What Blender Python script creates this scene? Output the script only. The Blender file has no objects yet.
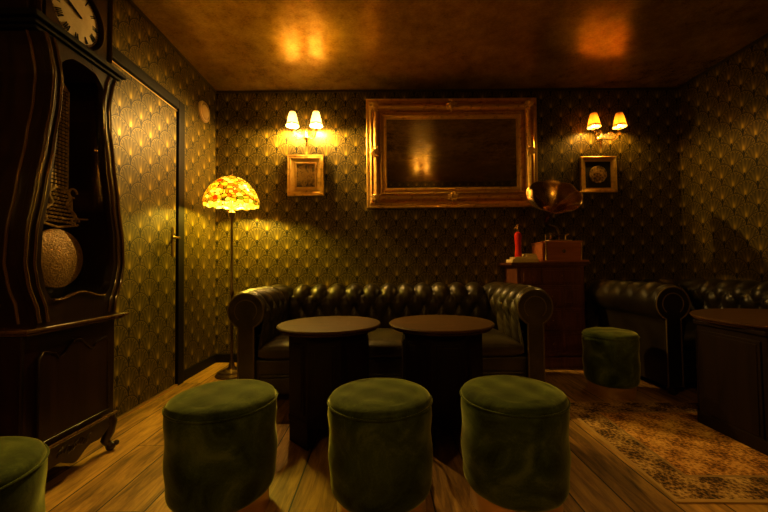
import bpy, bmesh, math, random
from math import sin, cos, pi, radians as R, sqrt, atan2
from mathutils import Vector, Matrix, Euler
random.seed(7)
SC = bpy.context.scene
COL = SC.collection

# ------------------------------------------------------------------ camera, world, exposure
cam_d = bpy.data.cameras.new('camera'); cam = bpy.data.objects.new('camera', cam_d); COL.objects.link(cam)
cam_d.sensor_width = 36; cam_d.lens = 16.52; cam_d.clip_start = .02; cam_d.clip_end = 60
cr = Vector((0.99988292, -0.00920724, -0.01222207)); cu = Vector((0.01194431, -0.02964132, 0.99948923)); cf = Vector((0.00956482, 0.99951819, 0.02952787))
mw = Matrix.Identity(4)
for i in range(3):
    mw[i][0] = cr[i]; mw[i][1] = cu[i]; mw[i][2] = -cf[i]
mw[0][3], mw[1][3], mw[2][3] = 0, 0, .95
cam.matrix_world = mw
SC.camera = cam
W = bpy.data.worlds.new('world'); SC.world = W; W.use_nodes = True
W.node_tree.nodes['Background'].inputs[0].default_value = (0, 0, 0, 1)
W.node_tree.nodes['Background'].inputs[1].default_value = 0
SC.view_settings.view_transform = 'Standard'; SC.view_settings.look = 'None'
SC.view_settings.gamma = 1; SC.view_settings.use_curve_mapping = False
SC.view_settings.exposure = 3.3
SC.cycles.max_bounces = 10; SC.cycles.diffuse_bounces = 5; SC.cycles.glossy_bounces = 5
SC.cycles.sample_clamp_indirect = 3; SC.cycles.caustics_reflective = False; SC.cycles.caustics_refractive = False
SC.cycles.use_denoising = True
SC.cycles.blur_glossy = .5
# lamp powers (each bulb)
P_LEFT = 920; P_RIGHT = 88; P_REAR = 135; P_FLOOR = 135      # emission strength of the bulbs
C_BULB = (1.0, .56, .13); C_BULB_R = (1.0, .54, .10); C_FLOOR = (1.0, .68, .06); C_REAR = (1.0, .50, .075)
XL, XR, YB, YF, ZC = -1.69, 3.135, 3.616, -1.2, 2.784

# ------------------------------------------------------------------ node helpers
class V:
    def __init__(s, nt, so): s.nt = nt; s.so = so
    def _op(s, op, *a, clamp=False):
        n = s.nt.nodes.new('ShaderNodeMath'); n.operation = op; n.use_clamp = clamp
        for i, x in enumerate((s,) + a):
            if isinstance(x, V): s.nt.links.new(x.so, n.inputs[i])
            else: n.inputs[i].default_value = x
        return V(s.nt, n.outputs[0])
    def __add__(s, o): return s._op('ADD', o)
    def __sub__(s, o): return s._op('SUBTRACT', o)
    def __mul__(s, o): return s._op('MULTIPLY', o)
    def __truediv__(s, o): return s._op('DIVIDE', o)
    def floor(s): return s._op('FLOOR')
    def fract(s): return s._op('FRACT')
    def abs(s): return s._op('ABSOLUTE')
    def sqrt(s): return s._op('SQRT')
    def sin(s): return s._op('SINE')
    def lt(s, o): return s._op('LESS_THAN', o)
    def gt(s, o): return s._op('GREATER_THAN', o)
    def pow(s, o): return s._op('POWER', o)
    def mx(s, o): return s._op('MAXIMUM', o)
    def mn(s, o): return s._op('MINIMUM', o)
    def exp(s): return s._op('EXPONENT')
    def atan2(s, o): return s._op('ARCTAN2', o)
    def clamp(s): return s._op('ADD', 0.0, clamp=True)
    def inv(s): return (s * -1.0) + 1.0
    def sel(s, a, b): return a * s + b * s.inv()
    def step(s, lo, hi):      # smooth 0..1
        n = s.nt.nodes.new('ShaderNodeMapRange'); n.interpolation_type = 'SMOOTHSTEP'
        s.nt.links.new(s.so, n.inputs[0]); n.inputs[1].default_value = lo; n.inputs[2].default_value = hi
        return V(s.nt, n.outputs[0])

def newmat(name):
    m = bpy.data.materials.new(name); m.use_nodes = True
    nt = m.node_tree; b = nt.nodes['Principled BSDF']
    return m, nt, b
def coord(nt, kind='Object', scale=(1, 1, 1), rot=(0, 0, 0)):
    if kind == 'Position':
        g = nt.nodes.new('ShaderNodeNewGeometry'); so = g.outputs['Position']
    else:
        t = nt.nodes.new('ShaderNodeTexCoord'); so = t.outputs[kind]
    mp = nt.nodes.new('ShaderNodeMapping'); mp.inputs['Scale'].default_value = scale; mp.inputs['Rotation'].default_value = rot
    nt.links.new(so, mp.inputs[0]); return mp.outputs[0]
def noise(nt, vec, scale=5, detail=4, rough=.5, dist=0):
    n = nt.nodes.new('ShaderNodeTexNoise'); n.inputs['Scale'].default_value = scale; n.inputs['Detail'].default_value = detail
    n.inputs['Roughness'].default_value = rough; n.inputs['Distortion'].default_value = dist
    nt.links.new(vec, n.inputs['Vector']); return V(nt, n.outputs[0])
def voro(nt, vec, scale=5, feature='F1', out=0):
    n = nt.nodes.new('ShaderNodeTexVoronoi'); n.feature = feature; n.inputs['Scale'].default_value = scale
    nt.links.new(vec, n.inputs['Vector']); return n.outputs[out]
def ramp(nt, fac, stops, interp='LINEAR'):
    n = nt.nodes.new('ShaderNodeValToRGB'); n.color_ramp.interpolation = interp
    e = n.color_ramp.elements
    while len(e) < len(stops): e.new(.5)
    for k, (p, c) in enumerate(stops): e[k].position = p; e[k].color = (*c, 1)
    nt.links.new(fac.so if isinstance(fac, V) else fac, n.inputs[0]); return n.outputs[0]
def mixc(nt, fac, a, b):
    n = nt.nodes.new('ShaderNodeMix'); n.data_type = 'RGBA'
    for i, x in ((0, fac), (6, a), (7, b)):
        if isinstance(x, V): nt.links.new(x.so, n.inputs[i])
        elif isinstance(x, (tuple, list)): n.inputs[i].default_value = (*x, 1) if len(x) == 3 else x
        elif isinstance(x, (int, float)): n.inputs[i].default_value = x
        else: nt.links.new(x, n.inputs[i])
    return n.outputs[2]
def bump(nt, b, h, strength=.3, dist=.01):
    n = nt.nodes.new('ShaderNodeBump'); n.inputs['Strength'].default_value = strength; n.inputs['Distance'].default_value = dist
    nt.links.new(h.so if isinstance(h, V) else h, n.inputs['Height']); nt.links.new(n.outputs[0], b.inputs['Normal'])
def put(nt, b, name, v): nt.links.new(v.so if isinstance(v, V) else v, b.inputs[name])
def sep(nt, vec):
    n = nt.nodes.new('ShaderNodeSeparateXYZ'); nt.links.new(vec, n.inputs[0]); return [V(nt, o) for o in n.outputs]

# ------------------------------------------------------------------ materials
def simple(name, col, rough=.5, metal=0, coat=0, nscale=0, namt=.25, bmp=0, kind='Object', stretch=(1, 1, 1), spec=.5):
    m, nt, b = newmat(name)
    b.inputs['Roughness'].default_value = rough; b.inputs['Metallic'].default_value = metal
    b.inputs['Coat Weight'].default_value = coat; b.inputs['Coat Roughness'].default_value = .15
    b.inputs['Specular IOR Level'].default_value = spec
    b.inputs['Base Color'].default_value = (*col, 1)
    if nscale:
        vec = coord(nt, kind, stretch); n = noise(nt, vec, nscale, 4, .6)
        lo = tuple(c * (1 - namt) for c in col); hi = tuple(min(1, c * (1 + namt)) for c in col)
        put(nt, b, 'Base Color', ramp(nt, n, [(.3, lo), (.7, hi)]))
        if bmp: bump(nt, b, n, bmp, .01)
    return m

OFFX = {0: .142, 1: .083}; OFFZ = .0735
def wallpaper(name, axis):
    m, nt, b = newmat(name)
    g = nt.nodes.new('ShaderNodeNewGeometry'); p = sep(nt, g.outputs['Position'])
    x = (p[axis] + OFFX[axis]) / .204; z = (p[2] + OFFZ) / .192
    r = (z / .5).floor(); fz = z - r * .5
    par = (r * .5).fract()           # 0 or .5
    cx = (x + par).fract() - .5; cx2 = (x + par + .5).fract() - .5
    d = (cx * cx + fz * fz).sqrt(); fr = d.lt(.5)
    q = fz * -1 + .5; d2 = (cx2 * cx2 + q * q).sqrt()
    c = fr.sel(cx, cx2); v = fr.sel(fz + .5, fz); dd = fr.sel(d, d2)
    ang = c.atan2(v + .02)
    edge = dd * -1 + .5
    line1 = edge.lt(.022)
    line2 = edge.gt(.035) * edge.lt(.055)
    dots = ((edge - .095).abs().lt(.022)) * ((ang * 46.0).sin().gt(.1))
    rays = (ang * 30.0).sin() * .5 + .5
    rho = (c * c + v * v).sqrt()
    rayz = rho.step(.25, .5) * edge.gt(.12)
    t1 = c / .052; t2 = (v - .42) / .13
    blob = ((t1 * t1 + t2 * t2) * -1).exp()
    t3 = c / .22; t4 = (v - .50) / .24
    glow = ((t3 * t3 + t4 * t4) * -1).exp()
    vp = v - .06; pr = (c * c + vp * vp).sqrt(); pa = c.atan2(vp)
    petal = pr.lt(.27) * ((pa * 5.6).sin().abs()).lt(.72) * pa.abs().lt(1.45)
    core = (c.abs() / .060 + (v - .19).abs() / .17).lt(1.0)
    dark = petal.mx(core).mx(line1)
    wob = noise(nt, coord(nt, 'Position'), 9, 3, .5)
    gold = (rayz * rays * .13 + blob * .80 + glow * .15 + line2 * .34 + dots * .30 + .07) * dark.inv()
    gold = (gold * (wob * .5 + .75)).clamp()
    put(nt, b, 'Base Color', mixc(nt, gold, (.007, .006, .002), (.41, .285, .030)))
    put(nt, b, 'Metallic', gold * .45)
    put(nt, b, 'Roughness', gold * -.12 + .5)
    b.inputs['Specular IOR Level'].default_value = .2
    bump(nt, b, gold, .12, .004)
    return m
M = {}
M['wp_x'] = wallpaper('wallpaper_fan_pattern', 0)
M['wp_y'] = wallpaper('wallpaper_fan_pattern_side', 1)

def ceiling_mat():
    m, nt, b = newmat('gold_patina_ceiling')
    vec = coord(nt, 'Position'); n1 = noise(nt, vec, 1.6, 6, .65, 0); n2 = noise(nt, vec, 9, 5, .7, 0); n3 = noise(nt, coord(nt, 'Position', (1, 1.8, 1), (0, 0, .5)), 55, 4, .7)
    k = n1 * .4 + n2 * .3 + n3 * .3
    put(nt, b, 'Base Color', ramp(nt, k, [(.36, (.22, .125, .028)), (.50, (.62, .40, .095)), (.64, (1.0, .70, .20))]))
    b.inputs['Metallic'].default_value = .6
    put(nt, b, 'Roughness', n1 * .14 + .15)
    bump(nt, b, n2 * .4 + n3 * .6, .20, .008)
    return m
M['ceiling'] = ceiling_mat()

def floor_mat():
    m, nt, b = newmat('oak_plank_floor')
    g = nt.nodes.new('ShaderNodeNewGeometry'); p = sep(nt, g.outputs['Position'])
    wdt = .19; xi = (p[0] + 3.03) / wdt; row = xi.floor(); fx = xi.fract()
    off = (row * .37).fract() * 1.4
    yi = (p[1] + 6.0 + off) / 1.4; seg = yi.floor(); fy = yi.fract()
    gap = fx.lt(.018).mx(fx.gt(.982)).mx(fy.lt(.0025))
    rnd = ((row * 12.9898 + seg * 78.233).sin() * 43758.5453).fract()
    cmb = nt.nodes.new('ShaderNodeCombineXYZ')
    for i, q in enumerate((p[0] * 9.0 + rnd * 40.0, p[1] * 1.1, rnd * 9.0)): nt.links.new(q.so, cmb.inputs[i])
    grain = noise(nt, cmb.outputs[0], 2.2, 7, .62, 1.4); fine = noise(nt, cmb.outputs[0], 14, 4, .6, .2)
    k = grain * .8 + fine * .2 + rnd * .16 - .08
    col = ramp(nt, k, [(.30, (.10, .046, .010)), (.45, (.34, .18, .040)), (.58, (.58, .33, .075)), (.72, (.72, .44, .11))])
    put(nt, b, 'Base Color', mixc(nt, gap, col, (.012, .006, .003)))
    put(nt, b, 'Roughness', fine * .2 + .33)
    bump(nt, b, gap * -1.0 + grain * .25, .25, .006)
    return m
M['floor'] = floor_mat()

def wood(name, dark, light, rough=.28, coat=.4, stretch=(7, 7, .7), sc=3):
    m, nt, b = newmat(name)
    b.inputs['Specular IOR Level'].default_value = .12 if coat == 0 else .5
    vec = coord(nt, 'Object', stretch); n = noise(nt, vec, sc, 6, .6, 1.0)
    put(nt, b, 'Base Color', ramp(nt, n, [(.3, dark), (.72, light)]))
    put(nt, b, 'Roughness', n * .15 + rough - .07)
    b.inputs['Coat Weight'].default_value = coat; b.inputs['Coat Roughness'].default_value = .12
    bump(nt, b, n, .06, .004)
    return m
M['mahogany'] = wood('dark_mahogany', (.008, .003, .0015), (.030, .010, .004), .3, .25)
M['mahogany_panel'] = wood('mahogany_panel', (.010, .0038, .0018), (.030, .010, .0042), .35, .15)
M['moulding_wood'] = wood('polished_moulding_wood', (.06, .026, .009), (.17, .082, .024), .2, .6)
M['table_top'] = wood('table_top_wood', (.045, .020, .005), (.095, .044, .010), .62, .0, (1.2, 8, 1))
M['table_body'] = wood('table_body_wood', (.006, .0028, .0014), (.015, .0065, .003), .55, .0)
M['cabinet'] = wood('cabinet_wood', (.070, .022, .009), (.20, .066, .024), .36, .25)
M['box_wood'] = wood('gramophone_wood', (.30, .085, .025), (.52, .17, .05), .3, .5, (.8, 6, 6))
M['black'] = simple('black_lacquer', (.008, .006, .005), .55, 0, 0, spec=.12)
M['brass'] = simple('aged_brass', (.62, .40, .13), .25, 1, 0, 12, .25, .05)
M['brass_dark'] = simple('dark_bronze', (.16, .10, .045), .35, .9, 0, 20, .3, .08)
M['gold_base'] = simple('polished_gold_metal', (.90, .62, .26), .28, .85)
M['cavity'] = simple('clock_interior', (.016, .008, .005), .7)
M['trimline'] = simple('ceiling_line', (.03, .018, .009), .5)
M['strip'] = simple('brass_threshold', (.75, .5, .2), .35, .8)
M['red'] = simple('red_enamel', (.65, .025, .012), .22, 0, .6)
M['paper'] = simple('yellowed_paper', (.85, .66, .30), .7, 0, 0, 60, .2, .1, stretch=(1, 1, 8))
M['cover'] = simple('worn_book_cover', (.66, .45, .16), .6, 0, 0, 25, .3)
M['cover2'] = simple('cream_book_cover', (.85, .66, .32), .6, 0, 0, 25, .2)
M['mat_black'] = simple('black_mount', (.012, .010, .009), .8)
M['ventp'] = simple('vent_plastic', (.62, .43, .20), .5)

def gilt(name='gilded_frame'):
    m, nt, b = newmat(name)
    vec = coord(nt, 'Object'); n = noise(nt, vec, 22, 5, .65); f = noise(nt, vec, 120, 2, .5)
    put(nt, b, 'Base Color', ramp(nt, n, [(.30, (.55, .30, .055)), (.46, (.97, .64, .16)), (.75, (1.0, .78, .28))]))
    b.inputs['Metallic'].default_value = .78; b.inputs['Coat Weight'].default_value = .3; b.inputs['Coat Roughness'].default_value = .2; b.inputs['Coat Tint'].default_value = (1, .8, .4, 1)
    put(nt, b, 'Roughness', n * .25 + .22)
    bump(nt, b, n * .6 + f * .4, .25, .006)
    return m
M['gilt'] = gilt()

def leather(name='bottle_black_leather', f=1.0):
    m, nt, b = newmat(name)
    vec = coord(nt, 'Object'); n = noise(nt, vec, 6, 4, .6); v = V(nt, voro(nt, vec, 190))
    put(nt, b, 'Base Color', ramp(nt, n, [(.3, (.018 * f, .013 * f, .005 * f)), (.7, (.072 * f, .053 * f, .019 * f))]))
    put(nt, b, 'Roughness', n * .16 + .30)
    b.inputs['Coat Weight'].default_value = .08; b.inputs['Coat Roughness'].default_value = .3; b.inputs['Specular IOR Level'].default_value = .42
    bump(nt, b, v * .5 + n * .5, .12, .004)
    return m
M['leather'] = leather(); M['leather_dark'] = leather('darkened_leather', .3)  # armchair copy of the leather, darkened in colour to offset lamp light

M['piping'] = simple('leather_piping', (.14, .10, .04), .32, 0, .3)
def velvet():
    m, nt, b = newmat('green_velvet')
    vec = coord(nt, 'Object'); n = noise(nt, vec, 5.5, 4, .6, 1.3); f = noise(nt, vec, 160, 2, .5)
    k = n * .85 + f * .15
    put(nt, b, 'Base Color', ramp(nt, k, [(.36, (.013, .024, .005)), (.52, (.046, .072, .013)), (.68, (.120, .158, .028))]))
    b.inputs['Roughness'].default_value = .85; b.inputs['Specular IOR Level'].default_value = .15
    b.inputs['Sheen Weight'].default_value = 1.0; b.inputs['Sheen Roughness'].default_value = .32
    b.inputs['Sheen Tint'].default_value = (.78, .82, .28, 1)
    bump(nt, b, k, .2, .006)
    return m
M['velvet'] = velvet()

def rug_mat():
    m, nt, b = newmat('worn_persian_rug')
    vec = coord(nt, 'Object'); p = sep(nt, vec)
    n1 = noise(nt, vec, 62, 5, .9, .8); n2 = noise(nt, vec, 170, 4, .9, 1.0); v = V(nt, voro(nt, vec, 60)); big = noise(nt, vec, 3.5, 3, .5)
    sx = (p[0] * 30.0).sin() * (p[1] * 30.0).sin() * .07
    k = (n1 * .45 + n2 * .45 + v * .25 + sx + big * .14 - .135 - .5) * 1.5 + .5
    field = ramp(nt, k, [(.34, (.12, .055, .02)), (.46, (.48, .20, .045)), (.57, (.85, .43, .10)), (.70, (.98, .64, .20))])
    bord = ramp(nt, k, [(.38, (.05, .035, .02)), (.48, (.26, .13, .042)), (.60, (.62, .38, .12)), (.72, (.85, .60, .24))])
    hx, hy = RUG[0] / 2, RUG[1] / 2
    ex = (p[0].abs() * -1 + hx).mn(p[1].abs() * -1 + hy)
    c = mixc(nt, ex.lt(.17), field, bord)
    c = mixc(nt, ex.gt(.165) * ex.lt(.18), c, (.45, .28, .11))
    c = mixc(nt, ex.lt(.016), c, (.62, .40, .14))
    put(nt, b, 'Base Color', c); b.inputs['Roughness'].default_value = .9; b.inputs['Specular IOR Level'].default_value = .15
    bump(nt, b, n2, .4, .005)
    return m
RUG = (1.9, 1.03)
M['rug'] = rug_mat()

def shade_mat(name, col, trans):
    m, nt, b = newmat(name)
    for n in [x for x in nt.nodes if x.type == 'BSDF_PRINCIPLED']: nt.nodes.remove(n)
    out = nt.nodes['Material Output']
    d = nt.nodes.new('ShaderNodeBsdfDiffuse'); t = nt.nodes.new('ShaderNodeBsdfTranslucent'); mx = nt.nodes.new('ShaderNodeMixShader')
    vec = coord(nt, 'Object'); n = noise(nt, vec, 90, 2, .5)
    c = ramp(nt, n, [(.3, tuple(x * .85 for x in col)), (.7, col)])
    nt.links.new(c, d.inputs[0]); nt.links.new(c, t.inputs[0]); mx.inputs[0].default_value = trans
    nt.links.new(d.outputs[0], mx.inputs[1]); nt.links.new(t.outputs[0], mx.inputs[2]); nt.links.new(mx.outputs[0], out.inputs[0])
    return m
M['shade_pale'] = shade_mat('pale_fabric_shade', (.97, .93, .84), .6)
M['shade_amber'] = shade_mat('amber_fabric_shade', (.80, .56, .22), .32)
M['shade_hem'] = shade_mat('shade_hem', (.45, .26, .10), .3)

def stained():
    m, nt, b = newmat('stained_glass')
    for n in [x for x in nt.nodes if x.type == 'BSDF_PRINCIPLED']: nt.nodes.remove(n)
    out = nt.nodes['Material Output']
    vec = coord(nt, 'Object', (1, 1, 1.3))
    e = V(nt, voro(nt, vec, 25, 'DISTANCE_TO_EDGE')); cell = voro(nt, vec, 25, 'F1', 1)
    s = nt.nodes.new('ShaderNodeSeparateColor'); nt.links.new(cell, s.inputs[0])
    c = ramp(nt, s.outputs[0], [(0, (.42, .26, .05)), (.25, (.60, .42, .12)), (.42, (.68, .60, .45)), (.64, (.50, .38, .12)), (.78, (.22, .26, .05)), (.88, (.50, .18, .05)), (.94, (.62, .55, .42)), (.98, (.5, .07, .03))], 'CONSTANT')
    lead = e.lt(.05)
    c = mixc(nt, lead, c, (.02, .015, .008))
    d = nt.nodes.new('ShaderNodeBsdfDiffuse'); t = nt.nodes.new('ShaderNodeBsdfTranslucent'); mx = nt.nodes.new('ShaderNodeMixShader')
    gl = nt.nodes.new('ShaderNodeBsdfGlossy'); gl.inputs['Roughness'].default_value = .2; mx2 = nt.nodes.new('ShaderNodeMixShader'); mx2.inputs[0].default_value = .06
    nt.links.new(c, d.inputs[0]); nt.links.new(c, t.inputs[0]); mx.inputs[0].default_value = .55
    nt.links.new(d.outputs[0], mx.inputs[1]); nt.links.new(t.outputs[0], mx.inputs[2])
    nt.links.new(mx.outputs[0], mx2.inputs[1]); nt.links.new(gl.outputs[0], mx2.inputs[2]); nt.links.new(mx2.outputs[0], out.inputs[0])
    return m
M['stained'] = stained()

def emis(name, col, s):
    m, nt, b = newmat(name); b.inputs['Base Color'].default_value = (*col, 1)
    b.inputs['Emission Color'].default_value = (*col, 1); b.inputs['Emission Strength'].default_value = s
    return m
M['bulb'] = emis('lit_bulb', C_BULB, P_LEFT)
M['bulb_dim'] = emis('lit_bulb_amber', C_BULB_R, P_RIGHT)
M['bulb_rear'] = emis('lit_bulb_rear', C_REAR, P_REAR)
M['bulb_floor'] = emis('lit_bulb_floor', C_FLOOR, P_FLOOR)

def glass_pane():
    m, nt, b = newmat('clock_glass')
    for n in [x for x in nt.nodes if x.type == 'BSDF_PRINCIPLED']: nt.nodes.remove(n)
    out = nt.nodes['Material Output']; t = nt.nodes.new('ShaderNodeBsdfTransparent'); g = nt.nodes.new('ShaderNodeBsdfGlossy')
    g.inputs['Roughness'].default_value = .03; mx = nt.nodes.new('ShaderNodeMixShader'); mx.inputs[0].default_value = .05
    t.inputs[0].default_value = (.95, .95, .95, 1)
    nt.links.new(t.outputs[0], mx.inputs[1]); nt.links.new(g.outputs[0], mx.inputs[2]); nt.links.new(mx.outputs[0], out.inputs[0])
    return m
M['glass'] = glass_pane()
m, nt, b = newmat('mirror_glass'); b.inputs['Base Color'].default_value = (.86, .84, .78, 1); b.inputs['Metallic'].default_value = 1; b.inputs['Roughness'].default_value = .035
M['mirror'] = m

def dial_mat():
    m, nt, b = newmat('enamel_dial'); n = noise(nt, coord(nt), 30, 4, .6)
    put(nt, b, 'Base Color', ramp(nt, n, [(.3, (.80, .62, .32)), (.7, (.95, .78, .46))])); b.inputs['Roughness'].default_value = .4
    return m
M['dial'] = dial_mat()
def repousse(name, sc):
    m, nt, b = newmat(name); vec = coord(nt); v = V(nt, voro(nt, vec, sc)); n = noise(nt, vec, sc * .7, 3, .7, 1.5)
    k = v * .6 + n * .5
    put(nt, b, 'Base Color', ramp(nt, k, [(.30, (.12, .06, .015)), (.45, (.46, .27, .065)), (.8, (.72, .46, .13))]))
    b.inputs['Metallic'].default_value = .2; b.inputs['Roughness'].default_value = .42
    bump(nt, b, k, .5, .006); return m
M['repousse'] = repousse('embossed_brass', 130)
M['repousse_dark'] = simple('embossed_dark_brass', (.75, .46, .14), .4, .2, 0, 60, .6, .3)
def medal_mat():
    m, nt, b = newmat('relief_medal'); v = V(nt, voro(nt, coord(nt), 48)); n = noise(nt, coord(nt), 40, 3, .7, 1.0)
    put(nt, b, 'Base Color', ramp(nt, v * .6 + n * .5, [(.34, (.05, .03, .010)), (.55, (.30, .18, .05)), (.8, (.60, .40, .14))])); b.inputs['Roughness'].default_value = .5
    return m
M['medal'] = medal_mat()
def painting_mat():
    m, nt, b = newmat('old_landscape_painting'); vec = coord(nt); p = sep(nt, vec)
    n = noise(nt, vec, 11, 6, .7, 1.2)
    k = n + p[2] * 1.1
    put(nt, b, 'Base Color', ramp(nt, k, [(.28, (.05, .035, .012)), (.42, (.26, .15, .04)), (.52, (.56, .32, .07)), (.60, (.10, .07, .02)), (.72, (.42, .28, .10))]))
    b.inputs['Roughness'].default_value = .35; return m
M['painting'] = painting_mat()

# ------------------------------------------------------------------ mesh helpers
def add_box(bm, x0, x1, y0, y1, z0, z1):
    vs = [bm.verts.new((x, y, z)) for z in (z0, z1) for y in (y0, y1) for x in (x0, x1)]
    for f in ((0, 2, 3, 1), (4, 5, 7, 6), (0, 1, 5, 4), (2, 6, 7, 3), (0, 4, 6, 2), (1, 3, 7, 5)): bm.faces.new([vs[i] for i in f])
    return vs
def add_lathe(bm, prof, c=(0, 0, 0), seg=32, mat4=None, close=False, wob=None):
    rings = []
    for r, z in prof:
        if r < 1e-5: ring = [bm.verts.new((0, 0, z))]
        else:
            ring = []
            for i in range(seg):
                a = 2 * pi * i / seg; rr, zz = (r, z) if wob is None else wob(r, z, a)
                ring.append(bm.verts.new((rr * cos(a), rr * sin(a), zz)))
        rings.append(ring)
    for a, b_ in zip(rings, rings[1:]):
        for i in range(seg):
            j = (i + 1) % seg
            if len(a) == 1 and len(b_) == 1: continue
            if len(a) == 1: bm.faces.new((a[0], b_[i], b_[j]))
            elif len(b_) == 1: bm.faces.new((a[i], a[j], b_[0]))
            else: bm.faces.new((a[i], a[j], b_[j], b_[i]))
    vs = [v for r_ in rings for v in r_]
    if mat4 is not None: bmesh.ops.transform(bm, matrix=mat4, verts=vs)
    bmesh.ops.translate(bm, vec=c, verts=vs)
    return vs
def add_tube(bm, pts, rad, seg=8, caps=True, closed=False):
    pts = [Vector(p) for p in pts]; n = len(pts); rings = []
    rf = rad if callable(rad) else (lambda t: rad)
    T = []
    for i in range(n):
        a = pts[(i - 1) % n] if (closed or i > 0) else pts[0]; b_ = pts[(i + 1) % n] if (closed or i < n - 1) else pts[-1]
        T.append((b_ - a).normalized())
    up = Vector((0, 0, 1)) if abs(T[0].z) < .9 else Vector((1, 0, 0))
    N = (up - T[0] * up.dot(T[0])).normalized()
    for i in range(n):
        N = (N - T[i] * N.dot(T[i])).normalized(); Bn = T[i].cross(N); r = rf(i / max(1, n - 1))
        rings.append([bm.verts.new(pts[i] + (N * cos(2 * pi * k / seg) + Bn * sin(2 * pi * k / seg)) * r) for k in range(seg)])
    m_ = n if closed else n - 1
    for i in range(m_):
        a, b_ = rings[i], rings[(i + 1) % n]
        for k in range(seg): bm.faces.new((a[k], a[(k + 1) % seg], b_[(k + 1) % seg], b_[k]))
    if caps and not closed:
        bm.faces.new(rings[0][::-1]); bm.faces.new(rings[-1])
def add_prism(bm, poly, f0, f1):       # poly list of 2D points; f0/f1 map (u,v)->3D for the two caps
    a = [bm.verts.new(f0(*p)) for p in poly]; b_ = [bm.verts.new(f1(*p)) for p in poly]
    n = len(poly)
    for i in range(n): bm.faces.new((a[i], a[(i + 1) % n], b_[(i + 1) % n], b_[i]))
    bm.faces.new(a[::-1]); bm.faces.new(b_)
def add_ball(bm, c, r, seg=10, sz=1.0):
    prof = [(r * sin(pi * i / 6), -r * sz * cos(pi * i / 6)) for i in range(7)]; prof[0] = (0, prof[0][1]); prof[-1] = (0, prof[-1][1])
    return add_lathe(bm, prof, c, seg)
def obj(name, bm, mat, parent=None, smooth=True, bevel=0, angle=35, label=None):
    bmesh.ops.recalc_face_normals(bm, faces=bm.faces)
    me = bpy.data.meshes.new(name); bm.to_mesh(me); bm.free()
    me.materials.append(M[mat] if isinstance(mat, str) else mat)
    o = bpy.data.objects.new(name, me); COL.objects.link(o)
    if smooth:
        for p in me.polygons: p.use_smooth = True
        try: me.set_sharp_from_angle(angle=R(angle))
        except Exception: pass
    if bevel:
        b = o.modifiers.new('bevel', 'BEVEL'); b.width = bevel; b.segments = 2; b.limit_method = 'ANGLE'; b.angle_limit = R(40)
    if parent: o.parent = parent
    if label: o['label'] = label
    return o
def nb(): return bmesh.new()
def thing(name, label, cat, loc=(0, 0, 0), rotz=0, group=None):
    o = bpy.data.objects.new(name, None); COL.objects.link(o); o.location = loc; o.rotation_euler = (0, 0, rotz); o.empty_display_size = .1
    o['label'] = label; o['category'] = cat
    if group: o['group'] = group
    return o
def tag(o, label, cat, group=None):
    o['label'] = label; o['category'] = cat
    if group: o['group'] = group
    return o
def struct(name, bm, mat, **k):
    o = obj(name, bm, mat, None, **k); o['kind'] = 'structure'; return o
def copy_tree(o, parent=None):
    c = o.copy(); COL.objects.link(c)
    if parent: c.parent = parent; c.matrix_parent_inverse = o.matrix_parent_inverse
    for ch in o.children: copy_tree(ch, c)
    return c
def dup(root, loc, rotz, label, group=None):
    c = copy_tree(root); c.location = loc; c.rotation_euler = (0, 0, rotz); c['label'] = label
    if group: c['group'] = group
    return c
def box_obj(name, dims, mat, parent=None, bevel=.003, **k):
    bm = nb(); add_box(bm, *dims); return obj(name, bm, mat, parent, bevel=bevel, smooth=False, **k)
# ------------------------------------------------------------------ the room
T = .12
bm = nb(); add_box(bm, XL - T, XR + T, YF - T, YB + T, -.12, 0); struct('floor', bm, 'floor', smooth=False)
bm = nb(); add_box(bm, XL - T, XR + T, YF - T, YB + T, ZC, ZC + .12); struct('ceiling', bm, 'ceiling', smooth=False)
bm = nb(); add_box(bm, XL - T, XR + T, YB, YB + T, 0, ZC); struct('wall_back', bm, 'wp_x', smooth=False)
bm = nb(); add_box(bm, XL - T, XR + T, YF - T, YF, 0, ZC); struct('wall_front', bm, 'wp_x', smooth=False)
bm = nb(); add_box(bm, XL - T, XL, YF, YB, 0, ZC); struct('wall_left', bm, 'wp_y', smooth=False)
bm = nb(); add_box(bm, XR, XR + T, YF, YB, 0, ZC); struct('wall_right', bm, 'wp_y', smooth=False)
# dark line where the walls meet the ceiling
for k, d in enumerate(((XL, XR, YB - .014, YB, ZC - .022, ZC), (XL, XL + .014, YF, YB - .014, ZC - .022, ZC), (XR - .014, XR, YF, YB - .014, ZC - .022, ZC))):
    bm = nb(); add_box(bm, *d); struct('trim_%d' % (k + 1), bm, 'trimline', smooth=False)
bm = nb(); add_box(bm, XL, XR, YB - .018, YB, 0, .085); struct('baseboard_back', bm, 'black', smooth=False, bevel=.004)
bm = nb(); add_box(bm, XL, XL + .018, 3.0, YB - .018, 0, .085); add_box(bm, XL, XL + .018, YF, 1.93, 0, .085); struct('baseboard_left', bm, 'black', smooth=False, bevel=.004)
bm = nb(); add_box(bm, XR - .018, XR, YF, YB - .018, 0, .085); struct('baseboard_right', bm, 'black', smooth=False, bevel=.004)

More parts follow.
